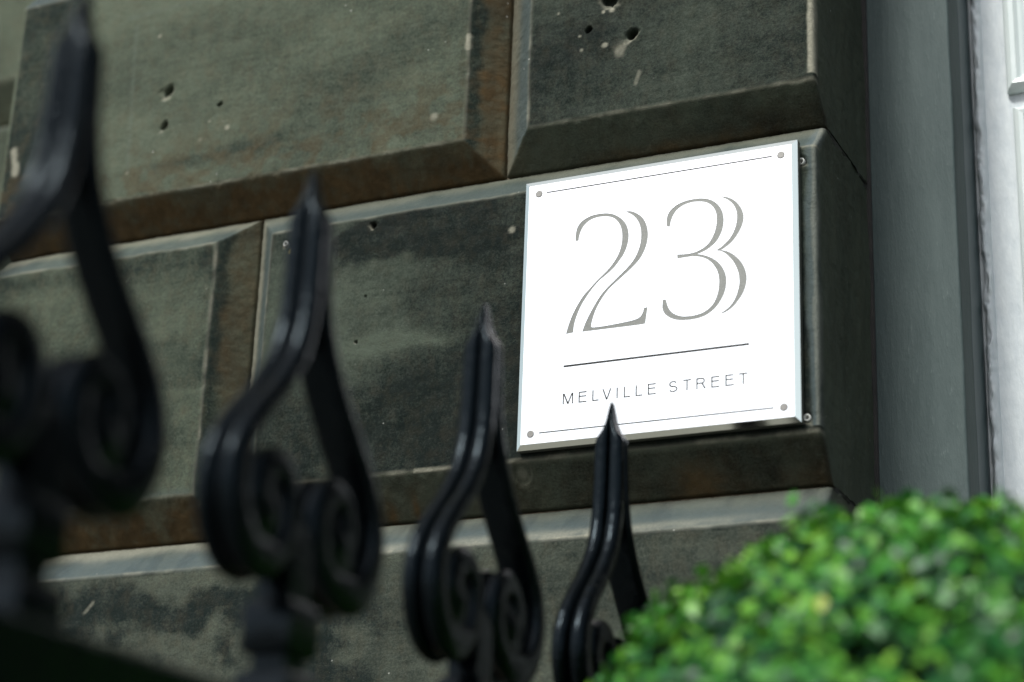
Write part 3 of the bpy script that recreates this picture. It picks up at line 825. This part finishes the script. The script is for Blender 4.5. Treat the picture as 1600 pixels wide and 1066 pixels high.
for x0, x1, z0, z1 in ((-96, 95, -99.4, -86.2), (-94, 94, -62.2, -58.0), (-117.5, 117.5, 122.9, 126.0), (-117.5, 117.5, -125.4, -122.2)):
    bm = bmesh.new()
    bm.faces.new([bm.verts.new((x / 1000, YF + 0.000255, z / 1000)) for x, z in ((x0, z0), (x1, z0), (x1, z1), (x0, z1))])
    link('grey_filling', bm_mesh('grey_filling', bm), M_INK, plate)
bm = bmesh.new(); ls = []
for hx, hz, y in ((fx, fz, YF + 0.0002), (HW, HH, -0.0010)):
    ls.append([bm.verts.new((sx * hx / 1000, y, sz * hz / 1000)) for sx, sz in ((-1, -1), (1, -1), (1, 1), (-1, 1))])
for a, b in zip(ls[:-1], ls[1:]):
    for i in range(4): bm.faces.new((a[i], a[(i + 1) % 4], b[(i + 1) % 4], b[i]))
link('bevelled_edge', bm_mesh('bevelled_edge', bm), M_EDGE, plate)
bm = bmesh.new(); ls = []
for hx, hz, y in ((HW - .02, HH - .02, -0.0009), (HW - .02, HH - .02, 0.0068), (HW - 6, HH - 6, 0.0068)):
    ls.append([bm.verts.new((sx * hx / 1000, y, sz * hz / 1000)) for sx, sz in ((-1, -1), (1, -1), (1, 1), (-1, 1))])
for a, b in zip(ls[:-1], ls[1:]):
    for i in range(4): bm.faces.new((a[i], a[(i + 1) % 4], b[(i + 1) % 4], b[i]))
link('backing_tray', bm_mesh('backing_tray', bm), M_TRAY, plate)
for x, z in CAPS:
    bm = bmesh.new(); rr = []
    for r, y in ((3.62, 0.0005), (3.62, -0.0003), (3.2, -0.0006)):
        rr.append([bm.verts.new((r * math.cos(t * math.pi / 14) / 1000, YF + y, r * math.sin(t * math.pi / 14) / 1000)) for t in range(28)])
    for a, b in zip(rr[:-1], rr[1:]):
        for i in range(28): bm.faces.new((a[i], a[(i + 1) % 28], b[(i + 1) % 28], b[i]))
    bm.faces.new(rr[-1])
    c = link('screw_cap', bm_mesh('screw_cap', bm), M_CAP, plate)
    c.location = Vector((x / 1000, 0, z / 1000)) - plate.location

# ------------------------------------------------------------------ cast iron railing
XRAIL = 0.0262
TIPS = [-0.8945, -0.6540, -0.4075, -0.1634]
ZT = -0.1600
rail = tag(empty('iron_railing', (XRAIL, -0.5, -2.2)), 'black gloss cast iron railing with four scrolled spear finials in the foreground', 'railing')


def crom(pts, n):
    P = np.array([pts[0]] + list(pts) + [pts[-1]], float); out = []
    for i in range(1, len(P) - 2):
        for s in range(n):
            t = s / n
            p0, p1, p2, p3 = P[i - 1], P[i], P[i + 1], P[i + 2]
            out.append(0.5 * ((2 * p1) + (-p0 + p2) * t + (2 * p0 - 5 * p1 + 4 * p2 - p3) * t * t + (-p0 + 3 * p1 - 3 * p2 + p3) * t ** 3))
    out.append(P[-2])
    return np.array(out)


# arm path: (outward, z, width, thickness), from the point down into the scroll
ARM = [(0.0008, 0.0, 0.00198, 0.003), (0.0016, -0.008, 0.0048, 0.005), (0.0026, -0.018, 0.0085, 0.0065), (0.0034, -0.026, 0.0150, 0.0078), (0.004, -0.033, 0.0238, 0.0085),
       (0.0044, -0.045, 0.0253, 0.009), (0.0056, -0.075, 0.02585, 0.0096), (0.0095, -0.103, 0.0264, 0.0102), (0.02, -0.13, 0.02695, 0.0108), (0.039, -0.156, 0.0275, 0.0112),
       (0.059, -0.178, 0.02805, 0.0118), (0.0735, -0.2, 0.0290, 0.0140), (0.0780, -0.222, 0.0295, 0.0165), (0.0725, -0.2435, 0.0295, 0.0190), (0.0590, -0.2575, 0.0290, 0.0205),
       (0.042, -0.2590, 0.0285, 0.0200), (0.0280, -0.254, 0.0275, 0.0155), (0.0190, -0.239, 0.0275, 0.0165), (0.0175, -0.223, 0.0275, 0.0165), (0.0225, -0.2095, 0.0275, 0.0165),
       (0.0330, -0.2035, 0.027, 0.0165), (0.0440, -0.2085, 0.0264, 0.0170), (0.0485, -0.2220, 0.0264, 0.0180), (0.0450, -0.2310, 0.0264, 0.0190), (0.0400, -0.2330, 0.0264, 0.0150)]


SPLAY = [0, 0, 0, 0, 0, 0, .1, .4, .8, 1, 1, 1, 1, 1, 1, 1, .7, .4, .35, .4, .5, .5, .5, .5, .5]


def arm_mesh(sign):
    k_ = -0.0055 if sign < 0 else 0.008          # the castings are not quite symmetrical
    Q = crom([(o_ + k_ * f_, z_, w_, t_) for (o_, z_, w_, t_), f_ in zip(ARM, SPLAY)], 6)
    T = np.gradient(Q[:, :2], axis=0); T /= np.linalg.norm(T, axis=1)[:, None]
    N = np.stack([-T[:, 1], T[:, 0]], 1)
    ss = np.linspace(-1, 1, 33)
    bump = 0.85 * np.sqrt(np.clip(1 - ((np.abs(ss) - 0.52) / 0.50) ** 2, 0, 1))      # two half-round beads with a crease between
    cs = [(s, b) for s, b in zip(ss, bump)] + [(1.0, -0.35)] + [(s, -0.5) for s in np.linspace(.9, -.9, 7)] + [(-1.0, -0.35)]
    cs = np.array(cs); n = len(cs)
    V = []
    for (o_, z_, wd, th), nn in zip(Q, N):
        h = cs[:, 1] * th * 0.85
        V.append(np.stack([cs[:, 0] * wd / 2, sign * (o_ + nn[0] * h), z_ + nn[1] * h], 1))
    V = np.array(V); m_ = len(V)
    idx = np.arange(m_ * n).reshape(m_, n)
    nx = np.roll(idx, -1, 1)
    F = np.stack([idx[:-1], nx[:-1], nx[1:], idx[1:]], -1).reshape(-1, 4)
    if sign < 0: F = F[:, ::-1]
    bm = bmesh.new()
    vs = [bm.verts.new(v) for v in V.reshape(-1, 3)]
    for f in F: bm.faces.new([vs[i] for i in f])
    bm.faces.new([vs[i] for i in idx[-1]]); bm.faces.new([vs[i] for i in idx[0]])
    return bm_mesh('scroll_arm', bm, 60)


def lathe(name, prof, seg=24, sq=0):
    bm = bmesh.new(); rings = []
    for r, z in prof:
        ring = []
        for i in range(seg):
            a = 2 * math.pi * i / seg
            k = 1.0
            if sq: k = 1 / max(abs(math.cos(a)), abs(math.sin(a))) ** sq
            ring.append(bm.verts.new((r * k * math.cos(a), r * k * math.sin(a), z)))
        rings.append(ring)
    for a, b in zip(rings[:-1], rings[1:]):
        for i in range(seg): bm.faces.new((a[i], a[(i + 1) % seg], b[(i + 1) % seg], b[i]))
    bm.faces.new(rings[0]); bm.faces.new(rings[-1])
    return bm_mesh(name, bm, 35)


ME_NEAR, ME_FAR = arm_mesh(-1), arm_mesh(1)
ME_CORE = lathe('stem', [(0.006, -0.226), (0.0105, -0.232), (0.0115, -0.245), (0.0115, -0.338)], 32, 0.95)
ME_BLADE = lathe('blade', [(0.001, -0.008), (0.0025, -0.03), (0.0035, -0.07), (0.004, -0.095), (0.002, -0.105)], 16)
ME_COL = lathe('collar', [(0.0120, -0.2770), (0.0150, -0.279), (0.0168, -0.2825), (0.0168, -0.3065), (0.0150, -0.310), (0.0120, -0.3115)], 32, 0.93)
ME_COL2 = lathe('foot_collar', [(0.0120, -0.3185), (0.0165, -0.321), (0.0185, -0.3245), (0.0185, -0.3395)], 32, 0.93)
ME_BAR = lathe('bar', [(0.0125, -0.36), (0.0125, -2.03)], 16)


def web_mesh(sign):
    co_ = 0.0415 + (-0.0025 if sign < 0 else 0.004)
    bm = bmesh.new(); rings = []
    for k_, hx in ((1.0, 0.0), (0.985, 0.0070), (0.93, 0.0092), (0.60, 0.0096), (0.42, 0.0110), (0.18, 0.0134), (0.02, 0.0140)):
        rings.append((k_, hx))
    full = [(k_, h) for k_, h in reversed(rings)] + [(k_, -h) for k_, h in rings[1:]]
    vs = [[bm.verts.new((h, sign * (co_ + 0.0315 * k_ * math.cos(2 * math.pi * i / 28)), -0.2325 + 0.0325 * k_ * math.sin(2 * math.pi * i / 28))) for i in range(28)] for k_, h in full]
    for a_, b_ in zip(vs[:-1], vs[1:]):
        for i in range(28): bm.faces.new((a_[i], a_[(i + 1) % 28], b_[(i + 1) % 28], b_[i]))
    bm.faces.new(vs[0]); bm.faces.new(vs[-1])
    return bm_mesh('scroll_eye', bm, 40)


ME_WN, ME_WF = web_mesh(-1), web_mesh(1)
for i, y in enumerate(TIPS):
    f = bpy.data.objects.new('finial', ME_CORE)
    COL.objects.link(f)
    if i == 0: ME_CORE.materials.append(M_IRON)
    f.parent = rail
    f.location = Vector((XRAIL, y, ZT)) - rail.location
    for nm, me in (('scroll_arm', ME_NEAR), ('scroll_arm', ME_FAR), ('scroll_eye', ME_WN), ('scroll_eye', ME_WF), ('blade', ME_BLADE), ('collar', ME_COL), ('foot_collar', ME_COL2), ('bar', ME_BAR)):
        c = bpy.data.objects.new(nm, me); COL.objects.link(c); c.parent = f
        if not me.materials: me.materials.append(M_IRON)
link('top_rail', bm_mesh('top_rail', box_bm(XRAIL - 0.024, XRAIL + 0.024, -1.9, -0.02, -0.552, -0.5005, 0.004)), M_IRON, rail)

# ------------------------------------------------------------------ clipped box bush
BC = Vector((0.336, -0.331, -0.585))
BR = 0.262
shrub = tag(empty('box_bush', (BC.x, BC.y, -2.2)), 'rounded bright green clipped box bush in the lower right foreground', 'bush')


def leaf_material(name, src):
    k = NT(name)
    if src == 'object':
        rnd = k.n('ShaderNodeObjectInfo').outputs['Random']
    else:
        rnd = k.n('ShaderNodeAttribute', attribute_name='tint').outputs['Fac']
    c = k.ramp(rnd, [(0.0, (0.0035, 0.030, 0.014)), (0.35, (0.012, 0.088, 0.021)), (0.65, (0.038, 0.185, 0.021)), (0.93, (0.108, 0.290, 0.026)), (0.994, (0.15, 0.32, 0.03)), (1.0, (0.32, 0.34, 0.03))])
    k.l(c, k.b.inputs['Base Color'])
    k.b.inputs['Roughness'].default_value = 0.42
    k.b.inputs['Specular IOR Level'].default_value = 0.38
    tr = k.n('ShaderNodeBsdfTranslucent')
    k.l(k.mix(0.5, c, (0.09, 0.24, 0.012)), tr.inputs['Color'])
    mx = k.n('ShaderNodeMixShader'); mx.inputs[0].default_value = 0.16
    k.l(k.b.outputs[0], mx.inputs[1]); k.l(tr.outputs[0], mx.inputs[2])
    out = k.t.nodes['Material Output']
    k.l(mx.outputs[0], out.inputs['Surface'])
    return k.m


M_LEAF = leaf_material('box_leaf', 'attr')
M_LEAF_O = leaf_material('box_leaf_single', 'object')
# leaf: length along +x, upper side +z, cupped; 10 vertices
LV = np.array([(0, 0, 0), (0.22, 0.27, 0.05), (0.52, 0.36, 0.07), (0.82, 0.24, 0.03), (1.0, 0, -0.05), (0.82, -0.24, 0.03), (0.52, -0.36, 0.07), (0.22, -0.27, 0.05), (0.3, 0, -0.02), (0.68, 0, -0.02)], float)
LF = [(0, 8, 1, 1), (1, 8, 9, 2), (2, 9, 3, 3), (3, 9, 4, 4), (4, 9, 5, 5), (5, 9, 6, 6), (6, 9, 8, 7), (7, 8, 0, 0)]
LT = np.array([(0, 8, 1), (1, 8, 2), (8, 9, 2), (2, 9, 3), (3, 9, 4), (4, 9, 5), (5, 9, 6), (6, 9, 8), (6, 8, 7), (7, 8, 0)])
rng = np.random.RandomState(21)


def bush_surface(d):
    """uneven clipped outline: radius along direction d"""
    p = d * 2.6 + 20; q = d * 9.0 + 60
    lo = fbm(p[:, 0] + p[:, 1] * .6, p[:, 2] - p[:, 1] * .7, 3, 3); hi = fbm(q[:, 0] + q[:, 1] * .6, q[:, 2] - q[:, 1] * .7, 7, 2)
    return BR * (1 + (lo - .5) * 0.06 + (hi - .5) * 0.06)


NS = 2900
i_ = np.arange(NS) + .5
ph = np.arccos(1 - 2 * i_ / NS); thg = math.pi * (1 + 5 ** .5) * i_
D = np.stack([np.cos(thg) * np.sin(ph), np.sin(thg) * np.sin(ph), np.cos(ph)], 1)
D += rng.normal(0, 0.018, D.shape); D /= np.linalg.norm(D, axis=1)[:, None]
RS = bush_surface(D) + rng.normal(0, 0.0040, NS) + np.clip(rng.normal(0, 1, NS) - 2.0, 0, 1) * 0.003
mats = []; tints = []


def frame(ax, up):
    ax = ax / np.linalg.norm(ax); y = np.cross(up, ax); y /= np.linalg.norm(y) + 1e-9
    return np.stack([ax, y, np.cross(ax, y)], 1)


for s in range(NS):
    d = D[s]; st = np.clip(rng.normal(0.50 + 0.16 * d[2], 0.24), 0.05, 0.93)  # brighter rim painted in: sprig tint rises toward the top
    lean = d + rng.normal(0, 0.35, 3) + np.array((0, 0, 0.25)); lean /= np.linalg.norm(lean)
    t1 = np.cross(lean, (0.3, 0.8, 0.5)); t1 /= np.linalg.norm(t1); t2 = np.cross(lean, t1)
    tip = np.array(BC) + d * RS[s]
    a0 = rng.rand() * 6.28
    nl = 7
    for j in range(nl):
        lev = j // 2
        a = a0 + (j % 2) * math.pi + lev * 1.57 + rng.normal(0, .25)
        out = t1 * math.cos(a) + t2 * math.sin(a)
        open_ = 1.02 + 0.26 * lev + rng.normal(0, .15)
        ax = out * math.sin(open_) + lean * math.cos(open_)
        ln = (0.0102 + 0.0032 * min(lev, 2)) * rng.uniform(.8, 1.2)
        base = tip - lean * (0.0035 + 0.0072 * lev)
        B = frame(ax, lean * math.sin(open_) - out * math.cos(open_) + 1e-4)
        mats.append((B * ln * np.array([[1, rng.uniform(.9, 1.2), 1]]), base))
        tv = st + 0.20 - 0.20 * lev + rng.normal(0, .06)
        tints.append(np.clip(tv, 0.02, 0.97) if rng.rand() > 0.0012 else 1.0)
n_outer = len(mats)
for s in range(9000):                       # inner leaves fill the depth; darker tints paint shade into the gaps
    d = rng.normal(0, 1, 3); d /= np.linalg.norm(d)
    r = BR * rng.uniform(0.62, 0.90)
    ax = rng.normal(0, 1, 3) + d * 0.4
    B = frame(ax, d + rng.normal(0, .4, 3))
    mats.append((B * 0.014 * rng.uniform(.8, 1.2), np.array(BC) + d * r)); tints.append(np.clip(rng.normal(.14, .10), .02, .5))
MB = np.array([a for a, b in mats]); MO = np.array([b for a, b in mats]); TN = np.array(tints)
# the 300 leaves that show largest: outermost, in frame, nearest to the lens
cpos = np.array(cam.matrix_world.translation)
rel = MO - cpos
zc = rel @ np.array(AXIS); px = 800 + 3141.4 * (rel @ np.array(RIGHT)) / zc; py = 533 + 3141.4 * (rel @ np.array(DOWN)) / zc
face = -(MB[:, :, 2] * rel).sum(1) / (np.linalg.norm(MB[:, :, 2], axis=1) * np.linalg.norm(rel, axis=1))
rad = np.linalg.norm(MO - np.array(BC), axis=1)
score = np.abs(face) * 0.5 + (rad - BR) * 22 - (zc - 1.1) * 1.2
ok = (px > 930) & (px < 1590) & (py < 1050) & (np.arange(len(MO)) < n_outer)
score[~ok] = -99
pick = np.argsort(-score)[:300]
rest = np.ones(len(MO), bool); rest[pick] = False
VV = (np.einsum('nij,kj->nki', MB[rest], LV) + MO[rest][:, None, :]).reshape(-1, 3) - np.array(shrub.location)
FF = (LT[None] + (np.arange(rest.sum()) * 10)[:, None, None]).reshape(-1, 3)
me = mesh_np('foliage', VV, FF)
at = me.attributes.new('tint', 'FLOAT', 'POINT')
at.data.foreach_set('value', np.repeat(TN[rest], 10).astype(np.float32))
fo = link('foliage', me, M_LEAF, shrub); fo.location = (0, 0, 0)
tag(fo, kind='stuff')
ME_LEAF = mesh_np('leaf', LV, LT); ME_LEAF.materials.append(M_LEAF_O)
for j in pick:
    c = bpy.data.objects.new('leaf', ME_LEAF); COL.objects.link(c)
    c.parent = shrub
    mm = Matrix([[*MB[j][r], MO[j][r] - shrub.location[r]] for r in range(3)] + [[0, 0, 0, 1]])
    c.matrix_local = mm
# stem and main branches
bm = bmesh.new()


def limb(a, b, r0, r1, seg=8):
    a, b = Vector(a), Vector(b); ax = (b - a).normalized(); u = ax.orthogonal().normalized(); v = ax.cross(u)
    A = [bm.verts.new(a + (u * math.cos(t) + v * math.sin(t)) * r0) for t in [2 * math.pi * i / seg for i in range(seg)]]
    B = [bm.verts.new(b + (u * math.cos(t) + v * math.sin(t)) * r1) for t in [2 * math.pi * i / seg for i in range(seg)]]
    for i in range(seg): bm.faces.new((A[i], A[(i + 1) % seg], B[(i + 1) % seg], B[i]))


limb((0, 0, 0), (0, 0, 1.42), 0.022, 0.016)
for i in range(40):
    d = Vector(rng.normal(0, 1, 3)).normalized(); d.z = abs(d.z) * .8 - .2
    limb((0, 0, 1.40 + 0.1 * rng.rand()), Vector((0, 0, 1.60)) + d * BR * .84, 0.007, 0.002, 6)
tk = link('trunk', bm_mesh('trunk', bm, True), plain('box_bark', (0.11, 0.085, 0.06), 0.9, nscale=60, ncol=(0.06, .05, .04), bump=.6, bdist=.003), shrub)
tk.location = (0, 0, 0)
